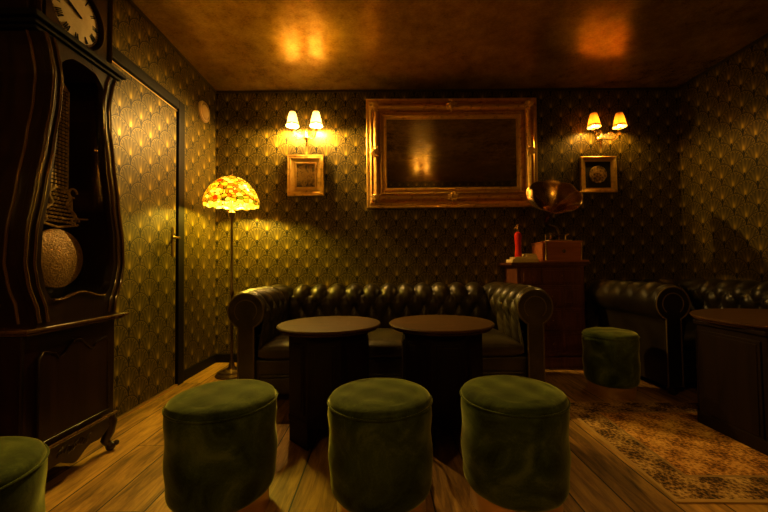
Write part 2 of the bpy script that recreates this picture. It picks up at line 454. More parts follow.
# papered door in the left wall
door = bpy.data.objects.new('door_1', None); COL.objects.link(door); door.location = (0, 0, 0); door['kind'] = 'structure'
bm = nb()
add_box(bm, XL, XL + .032, 2.905, 2.995, 0, 2.355)
add_box(bm, XL, XL + .032, 1.93, 2.02, 0, 2.355)
add_box(bm, XL, XL + .032, 2.02, 2.905, 2.275, 2.355)
obj('door_frame', bm, 'black', door, smooth=False, bevel=.006)
bm = nb(); add_box(bm, XL, XL + .016, 2.035, 2.893, .022, 2.258); obj('door_leaf', bm, 'wp_y', door, smooth=False)
bm = nb(); add_box(bm, XL, XL + .020, 2.02, 2.905, 2.258, 2.264); add_box(bm, XL, XL + .030, 2.02, 2.905, .0005, .016); obj('door_edge_strip', bm, 'strip', door, smooth=False)
bm = nb()
add_box(bm, XL + .016, XL + .022, 2.835, 2.865, 1.05, 1.29)
obj('handle_plate', bm, 'brass_dark', door, smooth=False, bevel=.003)
bm = nb()
add_tube(bm, [(XL + .022, 2.85, 1.20), (XL + .075, 2.85, 1.20), (XL + .082, 2.83, 1.20), (XL + .082, 2.74, 1.197)], .008, 10)
obj('door_handle', bm, 'brass', door)

# round vent on the left wall
vt = thing('round_vent', 'round cream ventilation disc high on left wall near the corner', 'vent', (XL, 3.36, 2.455))
RY = Matrix.Rotation(pi / 2, 4, 'Y')
bm = nb(); add_lathe(bm, [(.098, 0), (.100, .012), (.092, .024), (.078, .026), (.070, .016), (.070, .004)], seg=40, mat4=RY); obj('vent_ring', bm, 'ventp', vt)
bm = nb(); add_lathe(bm, [(0, .004), (.066, .004), (.066, .022), (.055, .030), (.0, .034)], seg=40, mat4=RY); obj('vent_disc', bm, 'ventp', vt)

# ------------------------------------------------------------------ longcase clock
def interp(tab, z):
    if z <= tab[0][0]: return tab[0][1]
    for (a, va), (b_, vb) in zip(tab, tab[1:]):
        if z <= b_:
            t = (z - a) / (b_ - a); t = t * t * (3 - 2 * t) * .5 + t * .5
            return va + (vb - va) * t
    return tab[-1][1]
clock = thing('longcase_clock', 'tall dark mahogany longcase clock with bulging waist and brass pendulum', 'clock', (XL, 1.665, 0))
CD = .265
WO = [(.715, .215), (.80, .228), (.90, .262), (.98, .276), (1.10, .270), (1.30, .236), (1.50, .200), (1.68, .172), (1.80, .165), (1.90, .185), (1.955, .205)]
WI = [(.80, .135), (.88, .178), (.98, .198), (1.10, .194), (1.30, .165), (1.50, .136), (1.68, .124), (1.80, .122), (1.87, .116), (1.905, .09), (1.925, .045)]
bm = nb()   # sides + back of the waist
zs = [.715 + (1.955 - .715) * i / 60 for i in range(61)]
for s in (-1, 1):
    prev = None
    for z in zs:
        w = interp(WO, z)
        ring = [bm.verts.new((.0, s * w, z)), bm.verts.new((CD, s * w, z)), bm.verts.new((CD, s * (w - .022), z)), bm.verts.new((0, s * (w - .022), z))]
        if prev:
            for i in range(4): bm.faces.new((prev[i], prev[(i + 1) % 4], ring[(i + 1) % 4], ring[i]))
        else: bm.faces.new(ring)
        prev = ring
    bm.faces.new(prev)
add_box(bm, 0, CD, -.19, .19, 1.935, 1.955)
obj('trunk_case', bm, 'mahogany', clock)
bm = nb()
prev = None
for z in zs:
    w = interp(WO, z) - .02
    ring = [bm.verts.new((.012, -w, z)), bm.verts.new((.012, w, z))]
    if prev: bm.faces.new((prev[0], prev[1], ring[1], ring[0]))
    prev = ring
obj('trunk_back', bm, 'cavity', clock)
# door frame ring with curved opening
def front_strip(bm, inner, outer, x0, x1, sgn, zlist):
    prev = None
    for z in zlist:
        a, b_ = inner(z), outer(z)
        ring = [bm.verts.new((x0, sgn * a, z)), bm.verts.new((x1, sgn * a, z)), bm.verts.new((x1, sgn * b_, z)), bm.verts.new((x0, sgn * b_, z))]
        if prev:
            for i in range(4): bm.faces.new((prev[i], prev[(i + 1) % 4], ring[(i + 1) % 4], ring[i]))
        else: bm.faces.new(ring)
        prev = ring
    bm.faces.new(prev)
bm = nb()
def wave(y): return .845 + .022 * cos(y / .14 * pi) - .018 + .02 * (y / .14) ** 2
for s in (-1, 1):
    front_strip(bm, lambda z: interp(WI, z) if z > .80 else interp(WI, .80), lambda z: interp(WO, z) - .001, CD, CD + .024, s, zs)
ys = [-.20 + .4 * i / 24 for i in range(25)]
def strip_poly(bm, y_list, top, bot, x0, x1):
    prev = None
    for y in y_list:
        ring = [bm.verts.new((x0, y, bot(y))), bm.verts.new((x1, y, bot(y))), bm.verts.new((x1, y, top(y))), bm.verts.new((x0, y, top(y)))]
        if prev:
            for i in range(4): bm.faces.new((prev[i], prev[(i + 1) % 4], ring[(i + 1) % 4], ring[i]))
        else: bm.faces.new(ring)
        prev = ring
    bm.faces.new(prev)
strip_poly(bm, [y * .98 for y in ys], wave, lambda y: .716, CD, CD + .023)
strip_poly(bm, [y * .7 for y in ys], lambda y: 1.954, lambda y: 1.926 - 1.6 * y * y, CD, CD + .023)
obj('trunk_door', bm, 'mahogany', clock)
# raised mouldings following the bulge
for k, (off, rr, x) in enumerate(((.010, .0065, CD + .026), (.048, .0055, CD + .026))):
    for s in (-1, 1):
        bm = nb(); add_tube(bm, [(x, s * (interp(WO, z) - off - (.004 if z < .8 else 0)), z) for z in zs[1:]], rr, 8); obj('waist_moulding', bm, 'moulding_wood', clock)
for s in (-1, 1):     # mouldings on the sides of the case
    bm = nb()
    for xo in (.225,): add_tube(bm, [(xo, s * (interp(WO, z) + .003), z) for z in zs[1:]], .006, 8)
    obj('side_moulding', bm, 'moulding_wood', clock)
bm = nb(); add_tube(bm, [(CD + .026, y * .70, wave(y * .7) + .0) for y in ys], .006, 8); obj('door_lip', bm, 'moulding_wood', clock)
# glass pane
bm = nb(); prev = None
for z in [.80 + i * (1.925 - .80) / 30 for i in range(31)]:
    w = interp(WI, z) + .008
    ring = [bm.verts.new((CD + .006, -w, z)), bm.verts.new((CD + .006, w, z))]
    if prev: bm.faces.new((prev[0], prev[1], ring[1], ring[0]))
    prev = ring
obj('glass_pane', bm, 'glass', clock, smooth=False)
# pendulum
pend = bpy.data.objects.new('pendulum', None); COL.objects.link(pend); pend.parent = clock; pend.location = (.198, -.028, 0)
bm = nb(); add_lathe(bm, [(.0, -.020), (.10, -.014), (.138, 0), (.134, .008), (.10, .020), (.05, .030), (0, .034)], seg=48, mat4=RY, c=(0, 0, 1.005)); obj('pendulum_bob', bm, 'repousse', pend)
bm = nb(); add_prism(bm, [(-.046, 1.33), (.046, 1.33), (.046, 1.80), (.0, 1.845), (-.046, 1.80)], lambda u, v: (-.004, u, v), lambda u, v: (.002, u, v))
rod = obj('pendulum_rod', bm, 'cavity', pend, smooth=False)
bm = nb()
for i in range(5):
    for j in range(27):
        y0 = -.042 + i * .0185; z0_ = 1.335 + j * .0172; add_box(bm, .001, .008, y0, y0 + .010, z0_, z0_ + .0105)
add_prism(bm, [(-.046, 1.80), (.046, 1.80), (.0, 1.845)], lambda u, v: (.002, u, v), lambda u, v: (.009, u, v))
add_tube(bm, [(.004, -.047, 1.33), (.004, -.047, 1.80)], .003, 6); add_tube(bm, [(.004, .047, 1.33), (.004, .047, 1.80)], .003, 6)
obj('rod_lattice', bm, 'repousse_dark', rod, smooth=False)
bm = nb()
pl = [(-.085, 1.165), (-.095, 1.20), (-.070, 1.235), (-.066, 1.30), (-.046, 1.325), (0, 1.335), (.046, 1.325), (.066, 1.30), (.070, 1.235), (.095, 1.20), (.085, 1.165), (0, 1.15)]
add_tube(bm, [(.003, u, v) for u, v in pl], .006, 6, closed=True)
for j in range(9):
    for i in range(-5, 6):
        yy = i * .016 + (.008 if j % 2 else 0); zz = 1.178 + j * .0175
        if abs(yy) < (.085 if zz < 1.22 else .062): add_ball(bm, (.002, yy, zz), .0065, 6)
for s in (-1, 1):
    add_tube(bm, [(.01, s * (.03 + .045 * t + .016 * sin(t * 9)), 1.325 - .13 * t) for t in [i / 14 for i in range(15)]], .006, 6)
    add_tube(bm, [(.01, s * (.07 + .022 * cos(a)), 1.32 + .022 * sin(a)) for a in [i * .5 for i in range(11)]], .005, 6)
    add_tube(bm, [(.01, s * (.085 + .02 * cos(a)), 1.185 + .02 * sin(a)) for a in [i * .5 for i in range(12)]], .005, 6)
add_tube(bm, [(.012, .01, 1.19), (.012, .155, 1.205)], .004, 6)
obj('pendulum_lyre', bm, 'repousse_dark', pend)
# waist ledge, base, apron, feet
bm = nb()
add_box(bm, -.0, CD + .03, -.255, .275, .690, .702)
add_box(bm, -.0, CD + .042, -.268, .288, .702, .716)
o = obj('waist_ledge', bm, 'moulding_wood', clock, smooth=False, bevel=.004)
bm = nb(); add_box(bm, 0, CD, -.245, .245, .17, .69); obj('base_case', bm, 'mahogany', clock, smooth=False, bevel=.008)
bm = nb()
pts = [(-.185, .235)] + [(-.185, .58)] + [(-.185 + .37 * i / 20, .60 + .03 * cos((i / 20 - .5) * 4 * pi) * (1 if 4 < i < 16 else .4)) for i in range(1, 20)] + [(.185, .58), (.185, .235)]
add_prism(bm, pts, lambda u, v: (CD - .002, u, v), lambda u, v: (CD + .012, u, v)); obj('base_panel', bm, 'mahogany_panel', clock, smooth=False, bevel=.006)
bm = nb(); add_tube(bm, [(CD + .012, u, v) for u, v in pts], .004, 6, closed=True); obj('panel_moulding', bm, 'mahogany', clock)
bm = nb(); add_box(bm, 0, CD + .018, -.25, .25, .192, .206); obj('base_ledge', bm, 'moulding_wood', clock, smooth=False, bevel=.004)
bm = nb()
strip_poly(bm, [-.25 + .5 * i / 40 for i in range(41)], lambda y: .192, lambda y: .085 + .085 * (abs(y) / .25) ** 2.2 - .02 * cos(y / .25 * 3 * pi) * (1 - abs(y) / .25), CD - .02, CD + .006)
for k in range(14):
    y = -.08 + .012 * k; add_tube(bm, [(CD + .006, y + .014 * cos(a + k), .145 + .012 * sin(a * 1.3 + k) + .01 * sin(k)) for a in [i * .7 for i in range(7)]], .003, 5)
obj('carved_apron', bm, 'mahogany', clock)
for sy in (-1, 1):
    for fx in (.035, CD - .02):
        bm = nb()
        P = [(fx, sy * .215, .20), (fx + .012, sy * .232, .15), (fx + .008, sy * .226, .10), (fx - .004, sy * .214, .06), (fx + .006, sy * .226, .035)]
        sm = []
        for i in range(len(P) - 1):
            for t in (0, .33, .66): sm.append(tuple(P[i][k] + (P[i + 1][k] - P[i][k]) * t for k in range(3)))
        sm.append(P[-1])
        add_tube(bm, sm, lambda t: .034 - .018 * t, 12)
        add_ball(bm, (fx + .012, sy * .232, .024), .024, 12); add_ball(bm, (fx + .03, sy * .248, .034), .014, 10)
        obj('foot', bm, 'mahogany', clock)
# hood
bm = nb()
for (z0, z1, e) in ((1.955, 1.972, .0), (1.972, 1.990, .014), (1.990, 2.012, .032), (2.012, 2.024, .022)):
    add_box(bm, 0, CD + .01 + e, -.225 - e, .225 + e, z0, z1)
obj('hood_cornice', bm, 'black', clock, smooth=False, bevel=.005)
bm = nb(); add_box(bm, 0, CD - .03, -.215, .215, 2.024, 2.46)
obj('hood_case', bm, 'mahogany', clock, smooth=False, bevel=.004)
bm = nb()   # square front with round cut-out
N = 48; cz, ry = 2.175, .150
ring_i = [(.005 + ry * cos(2 * pi * i / N), cz + ry * sin(2 * pi * i / N)) for i in range(N)]
def sq(a):
    c_, s_ = cos(a), sin(a); k = .17 / max(abs(c_), abs(s_)); return (.005 + c_ * k, cz + .02 * 0 + s_ * k * (.148 / .17 if s_ < 0 else 1.0))
ring_o = [sq(2 * pi * i / N) for i in range(N)]
va = [[bm.verts.new((x, *p)) for p in ring] for x, ring in ((CD - .03, ring_i), (CD - .005, ring_i), (CD - .005, ring_o), (CD - .03, ring_o))]
for i in range(N):
    j = (i + 1) % N
    for k in range(4): bm.faces.new((va[k][i], va[k][j], va[(k + 1) % 4][j], va[(k + 1) % 4][i]))
obj('hood_door', bm, 'mahogany', clock)
for s in (-1, 1):
    bm = nb(); add_lathe(bm, [(.014, 0), (.018, .01), (.011, .025), (.011, .38), (.017, .40), (.017, .42)], (CD - .008, s * .195, 2.024), 16); obj('hood_column', bm, 'mahogany', clock)
    bm = nb(); add_tube(bm, [(CD + .004, s * .195, 2.05), (CD + .004, s * .195, 2.40)], .003, 6); obj('column_fillet', bm, 'moulding_wood', clock)
bm = nb(); add_box(bm, 0, CD + .015, -.235, .235, 2.46, 2.49); add_box(bm, 0, CD + .03, -.25, .25, 2.49, 2.52)
strip_poly(bm, [-.24 + .48 * i / 24 for i in range(25)], lambda y: 2.55 + .06 * cos(y / .24 * pi / 2), lambda y: 2.518, .02, CD)
obj('hood_crown', bm, 'mahogany', clock, smooth=False, bevel=.003)
dial = bpy.data.objects.new('dial', None)
bm = nb(); add_lathe(bm, [(0, .010), (.05, .009), (.10, .006), (.135, .0), (.136, -.006)], (CD - .024, .005, cz), 56, mat4=RY)
dial = obj('dial', bm, 'dial', clock)
bm = nb()
def bar(bm, cx_, cy_, ang, length, wid, x0, x1, ox=0, oy=0, tilt=0):
    # bar in dial plane; ang = direction of the numeral's upright axis (radial)
    ux, uy = cos(ang), sin(ang); tx, ty = -uy, ux
    ca, sa = cos(tilt), sin(tilt)
    pts = []
    for a, b_ in ((-.5, -.5), (.5, -.5), (.5, .5), (-.5, .5)):
        l, w = a * length, b_ * wid
        lr, wr = l * ca - w * sa, l * sa + w * ca
        lr += oy; wr += ox
        pts.append((cx_ + ux * lr + tx * wr, cy_ + uy * lr + ty * wr))
    add_prism(bm, pts, lambda u, v: (x0, u, v), lambda u, v: (x1, u, v))
ROM = ['XII', 'I', 'II', 'III', 'IIII', 'V', 'VI', 'VII', 'VIII', 'IX', 'X', 'XI']
for h in range(12):
    a = pi / 2 - h * pi / 6; rr = .105; word = ROM[h]
    wd = {'I': .0075, 'V': .014, 'X': .014}; tot = sum(wd[c] for c in word); pos = tot / 2
    for ch in word:
        w = wd[ch]; ctr = pos - w / 2; pos -= w
        cx_, cy_ = .005 + cos(a) * rr, cz + sin(a) * rr
        if ch == 'I': bar(bm, cx_, cy_, a, .030, .0042, CD - .022, CD - .0165, ctr)
        elif ch == 'V':
            bar(bm, cx_, cy_, a, .031, .0046, CD - .022, CD - .0165, ctr + .003, 0, .14); bar(bm, cx_, cy_, a, .031, .0026, CD - .022, CD - .0165, ctr - .003, 0, -.14)
        else:
            bar(bm, cx_, cy_, a, .032, .0046, CD - .022, CD - .0165, ctr, 0, .28); bar(bm, cx_, cy_, a, .032, .0026, CD - .022, CD - .0165, ctr, 0, -.28)
for i in range(60):
    a = i * pi / 30; bar(bm, .005 + cos(a) * .1275, cz + sin(a) * .1275, a, .005, .0016 if i % 5 else .004, CD - .026, CD - .0195)
obj('numerals', bm, 'black', dial, smooth=False)
for nm, ang, L, w in (('hour_hand', pi / 2 - R(294.5), .070, .010), ('minute_hand', pi / 2 - R(294), .112, .006)):
    bm = nb()
    pts2 = [(-.018, -w * .4), (L * .55, -w * .6), (L * .7, -w * 1.0), (L, 0), (L * .7, w * 1.0), (L * .55, w * .6), (-.018, w * .4)]
    P2 = [(.005 + cos(ang) * a - sin(ang) * b_, cz + sin(ang) * a + cos(ang) * b_) for a, b_ in pts2]
    xo = CD - .012 + (.004 if nm[0] == 'm' else 0)
    add_prism(bm, P2, lambda u, v: (xo, u, v), lambda u, v: (xo + .002, u, v)); obj(nm, bm, 'black', dial, smooth=False)

# ------------------------------------------------------------------ stained-glass floor lamp
LX, LY = -1.338, 3.18
fl = thing('floor_lamp', 'floor lamp with domed stained-glass shade and bronze pole beside sofa', 'floor lamp', (LX, LY, 0))
bm = nb(); add_lathe(bm, [(0, 0), (.132, 0), (.136, .012), (.124, .026), (.112, .028), (.104, .040), (.078, .044), (.066, .056), (.040, .060), (.026, .080), (.018, .12)], seg=40,
    wob=lambda r, z, a: (r * (1 + .035 * cos(a * 10) * (1 if .01 < z < .06 else .2)), z)); obj('lamp_base', bm, 'brass_dark', fl)
bm = nb(); add_lathe(bm, [(.018, .12), (.011, .14), (.010, .70), (.017, .72), (.020, .74), (.012, .76), (.010, 1.36), (.018, 1.40), (.030, 1.43), (.034, 1.45), (.020, 1.47), (.010, 1.49), (.010, 1.80)], seg=18); obj('pole', bm, 'brass_dark', fl)
bm = nb()
prof = [(.012, 1.778), (.045, 1.774), (.095, 1.757), (.145, 1.722), (.188, 1.672), (.218, 1.616), (.234, 1.572), (.238, 1.545), (.235, 1.520)]
pf = []
for i in range(len(prof) - 1):
    for t in (0, .5): pf.append((prof[i][0] * (1 - t) + prof[i + 1][0] * t, prof[i][1] * (1 - t) + prof[i + 1][1] * t))
pf.append(prof[-1])
add_lathe(bm, pf, seg=96, wob=lambda r, z, a: (r, z - (.012 * abs(sin(a * 8)) if z < 1.56 else 0)))
sh = obj('lamp_shade', bm, 'stained', fl, angle=80)
so = sh.modifiers.new('solid', 'SOLIDIFY'); so.thickness = .003
bm = nb(); add_lathe(bm, [(.016, 1.775), (.022, 1.783), (.010, 1.793), (.006, 1.81), (.009, 1.825), (.004, 1.85), (0, 1.862)], seg=14); obj('finial', bm, 'brass', fl)
for s in (-1, 1):
    bm = nb(); add_tube(bm, [(0, 0, 1.50), (s * .03, 0, 1.505), (s * .065, 0, 1.53), (s * .07, 0, 1.56)], .006, 8); add_lathe(bm, [(.014, 0), (.016, .03), (.012, .035)], (s * .07, 0, 1.555), 12); h = obj('lamp_arm', bm, 'brass_dark', fl)
    bm = nb(); add_ball(bm, (s * .07, 0, 1.600), .026, 10, 1.2); obj('bulb', bm, 'bulb_floor', h)

# ------------------------------------------------------------------ twin-shade wall sconces
def sconce(loc, label, shade, bulbm, half, rot=0, bz=.117):
    t = thing('wall_sconce', label, 'wall lamp', loc, rot, None)
    RX = Matrix.Rotation(pi / 2, 4, 'X')
    bm = nb(); add_lathe(bm, [(0, 0), (.030, .0), (.032, .006), (.022, .014), (.014, .022), (0, .026)], (0, 0, .06), 24, mat4=RX)
    for v in add_lathe(bm, [(0, -.10), (.007, -.09), (.012, -.07), (.007, -.05), (.016, -.02), (.020, .01), (.012, .04), (.016, .06), (.008, .09), (0, .11)], (0, -.018, .05), 12): pass
    obj('backplate', bm, 'brass', t)
    for s in (-1, 1):
        bm = nb()
        P = []
        for i in range(25):
            u = i / 24; P.append((s * half * (u ** .9) * (1.0 + .14 * sin(u * pi)), -.02 - .10 * sin(u * pi / 2), .055 - .055 * sin(u * pi) * (1 if u < .7 else 1) + .045 * u * u + .012 * sin(u * 2 * pi)))
        add_tube(bm, P, .0055, 8)
        add_tube(bm, [(s * (half * .45 + .024 * (1 - a / 9) * cos(a)), -.085, .075 + .024 * (1 - a / 9) * sin(a)) for a in [i * .4 for i in range(18)]], .0035, 6)
        add_tube(bm, [(s * (half * .75 + .018 * (1 - a / 9) * cos(-a)), -.10, .04 + .018 * (1 - a / 9) * sin(-a)) for a in [i * .4 for i in range(16)]], .003, 6)
        add_lathe(bm, [(.004, -.016), (.010, -.010), (.021, -.002), (.024, .004), (.021, .005), (.010, .003)], (s * half, -.12, .098), 20)
        arm = obj('sconce_arm', bm, 'brass', t)
        bm = nb(); add_lathe(bm, [(.009, 0), (.010, .004), (.010, bz - .099), (.007, bz - .097), (0, bz - .097)], (s * half, -.12, .098), 16); obj('candle_sleeve', bm, 'shade_amber' if shade != 'shade_pale' else 'shade_pale', arm)
        bm = nb(); add_lathe(bm, [(0, 0), (.008, .002), (.013, .016), (.012, .030), (.005, .046), (0, .056)], (s * half, -.12, bz), 8); obj('bulb', bm, bulbm, arm)
        bm = nb(); wb = lambda r, z, a: (r * (1 + .02 * cos(a * 16)), z - .006 * abs(sin(a * 4)) * (1 if z < .02 else 0))
        add_lathe(bm, [(.063, .0), (.060, .010), (.055, .035), (.047, .075), (.038, .110), (.031, .140)], (s * half, -.12, .135), 64, wob=wb)
        sh = obj('lamp_shade', bm, shade, t, angle=80); so = sh.modifiers.new('solid', 'SOLIDIFY'); so.thickness = .0015
        bm = nb(); add_lathe(bm, [(.061, .010), (.0625, .014), (.0595, .020)], (s * half, -.12, .135), 64, wob=wb); obj('shade_trim', bm, 'shade_hem', sh)
        sp = nb(); add_lathe(sp, [(0, .262), (.028, .262), (.029, .265), (.0, .266)], (s * half, -.12, 0), 20); add_tube(sp, [(s * half - .036, -.12, .272), (s * half, -.12, .262), (s * half + .036, -.12, .272)], .0015, 5); obj('carrier_light_cap', sp, 'brass_dark', sh)  # carrier wire plus a disc added to keep bulb light off the ceiling
    return t
sconce((-.748, YB, 2.232), 'brass wall sconce with two bright white shades, above small landscape painting', 'shade_pale', 'bulb', .118)
sconce((2.298, YB, 2.195), 'brass wall sconce with two dim amber shades, right of the gilt mirror', 'shade_amber', 'bulb_dim', .130, bz=.135)
sconce((-.95, YF, 2.27), 'added twin-shade sconce behind the viewer, unseen front fill, nearer the door side', 'shade_pale', 'bulb_rear', .118, pi)  # unseen sconce added as front fill, outside what the mirror shows
sconce((.98, YF, 2.27), 'twin-shade wall sconce behind the viewer, seen only as a glow in the mirror', 'shade_pale', 'bulb_rear', .118, pi)

# ------------------------------------------------------------------ frames
def add_frame_sweep(bm, w, h, prof):
    # prof: list of (inset from outer edge, height toward viewer). frame in XZ plane, centre 0, facing -Y
    rings = []
    for ins, ht in prof:
        a, b_ = w / 2 - ins, h / 2 - ins
        rings.append([bm.verts.new(p) for p in ((-a, -ht, -b_), (a, -ht, -b_), (a, -ht, b_), (-a, -ht, b_))])
    for r0, r1 in zip(rings, rings[1:]):
        for i in range(4): bm.faces.new((r0[i], r0[(i + 1) % 4], r1[(i + 1) % 4], r1[i]))
mw_, mh_ = 1.745, 1.115
mir = thing('wall_mirror', 'large rectangular mirror in wide ornate gilded frame above the sofa', 'mirror', (.740, YB - .038, 1.542))
mir.rotation_euler = (R(1.05), 0, 0)
piv = mh_ / 2
bm = nb()
prof = [(0, -.03), (0, .018), (.006, .026), (.018, .028), (.024, .020), (.032, .020), (.038, .036), (.050, .044), (.055, .034), (.060, .004)]
for i in range(9):
    a = pi * i / 8; prof.append((.068 + .033 * (1 - cos(a)), .010 + .062 * sin(a)))
prof += [(.138, .002), (.144, .028), (.156, .030), (.162, .004), (.180, -.004), (.184, .020), (.202, .018), (.208, .004), (.214, -.006)]
add_frame_sweep(bm, mw_, mh_, prof)
bmesh.ops.translate(bm, vec=(0, 0, piv), verts=bm.verts)
fr = obj('gilded_frame', bm, 'gilt', mir, angle=25)
bm = nb()
def beads(bm, w, h, ins, ht, step, r):
    a, b_ = w / 2 - ins, h / 2 - ins
    n = int(2 * a / step)
    for s in (-1, 1):
        for i in range(n + 1): add_box_rot(bm, (-a + 2 * a * i / n, -ht, s * b_ + piv), r, .55)
    n = int(2 * b_ / step)
    for s in (-1, 1):
        for i in range(1, n): add_box_rot(bm, (s * a, -ht, -b_ + 2 * b_ * i / n + piv), r, .55)
def add_box_rot(bm, c, r, ang):
    vs = bmesh.ops.create_icosphere(bm, subdivisions=1, radius=r)['verts']; bmesh.ops.translate(bm, vec=c, verts=vs)
beads(bm, mw_, mh_, .028, .022, .020, .0075)
obj('bead_border', bm, 'gilt', fr)
def acanthus(cx_, cz_, r, ang, n=7):
    bm = nb()
    for k in range(n):
        a = ang + (k - (n - 1) / 2) * (2 * pi / n * .9)
        L = r * (1.15 if k == n // 2 else .9)
        P = [(cx_ + cos(a + .5 * t * t) * L * t, -.074 - .022 * sin(t * pi), cz_ + sin(a + .5 * t * t) * L * t) for t in [i / 6 for i in range(7)]]
        add_tube(bm, P, lambda t: .017 * (1 - t) + .006, 6)
        add_ball(bm, P[-1], .012, 8)
    add_ball(bm, (cx_, -.088, cz_), .022, 10)
    obj('carved_ornament', bm, 'gilt', fr)
for sx in (-1, 1):
    for sz in (-1, 1):
        acanthus(sx * (mw_ / 2 - .10), piv + sz * (mh_ / 2 - .10), .052, atan2(sz, sx))
acanthus(0, piv + mh_ / 2 - .10, .055, pi / 2); acanthus(0, piv - mh_ / 2 + .10, .055, -pi / 2)
acanthus(mw_ / 2 - .10, piv, .055, 0); acanthus(-mw_ / 2 + .10, piv, .055, pi)
bm = nb(); a, b_ = mw_ / 2 - .205, mh_ / 2 - .205
add_box(bm, -a, a, -.002, .006, piv - b_, piv + b_); obj('mirror_glass', bm, 'mirror', mir, smooth=False)

RXf = Matrix.Rotation(pi / 2, 4, 'X')
p1 = thing('framed_painting', 'small landscape painting in broad gold frame under the left sconce', 'picture', (-.760, YB, 1.893))
bm = nb(); add_frame_sweep(bm, .372, .420, [(0, 0), (0, .030), (.008, .036), (.020, .030), (.030, .034), (.055, .020), (.072, .018), (.080, .024), (.088, .024), (.094, .010)]); obj('picture_frame', bm, 'gilt', p1, angle=25)
bm = nb(); add_box(bm, -.095, .095, -.012, -.008, -.12, .12); obj('canvas', bm, 'painting', p1, smooth=False)
p2 = thing('framed_medallion', 'round brass relief on black mount in slim gold frame, under right sconce', 'picture', (2.262, YB, 1.872))
bm = nb(); add_frame_sweep(bm, .368, .374, [(0, 0), (0, .034), (.008, .038), (.018, .028), (.026, .030), (.034, .020), (.050, .016), (.052, .006)]); obj('picture_frame', bm, 'gilt', p2, angle=25)
bm = nb(); add_box(bm, -.135, .135, -.010, -.006, -.138, .138); obj('mount', bm, 'mat_black', p2, smooth=False)
bm = nb(); add_lathe(bm, [(.090, .008), (.090, .016), (.084, .020), (.078, .015), (.06, .016), (.04, .022), (.0, .026)], (0, 0, .004), 40, mat4=RXf); obj('medallion', bm, 'medal', p2)

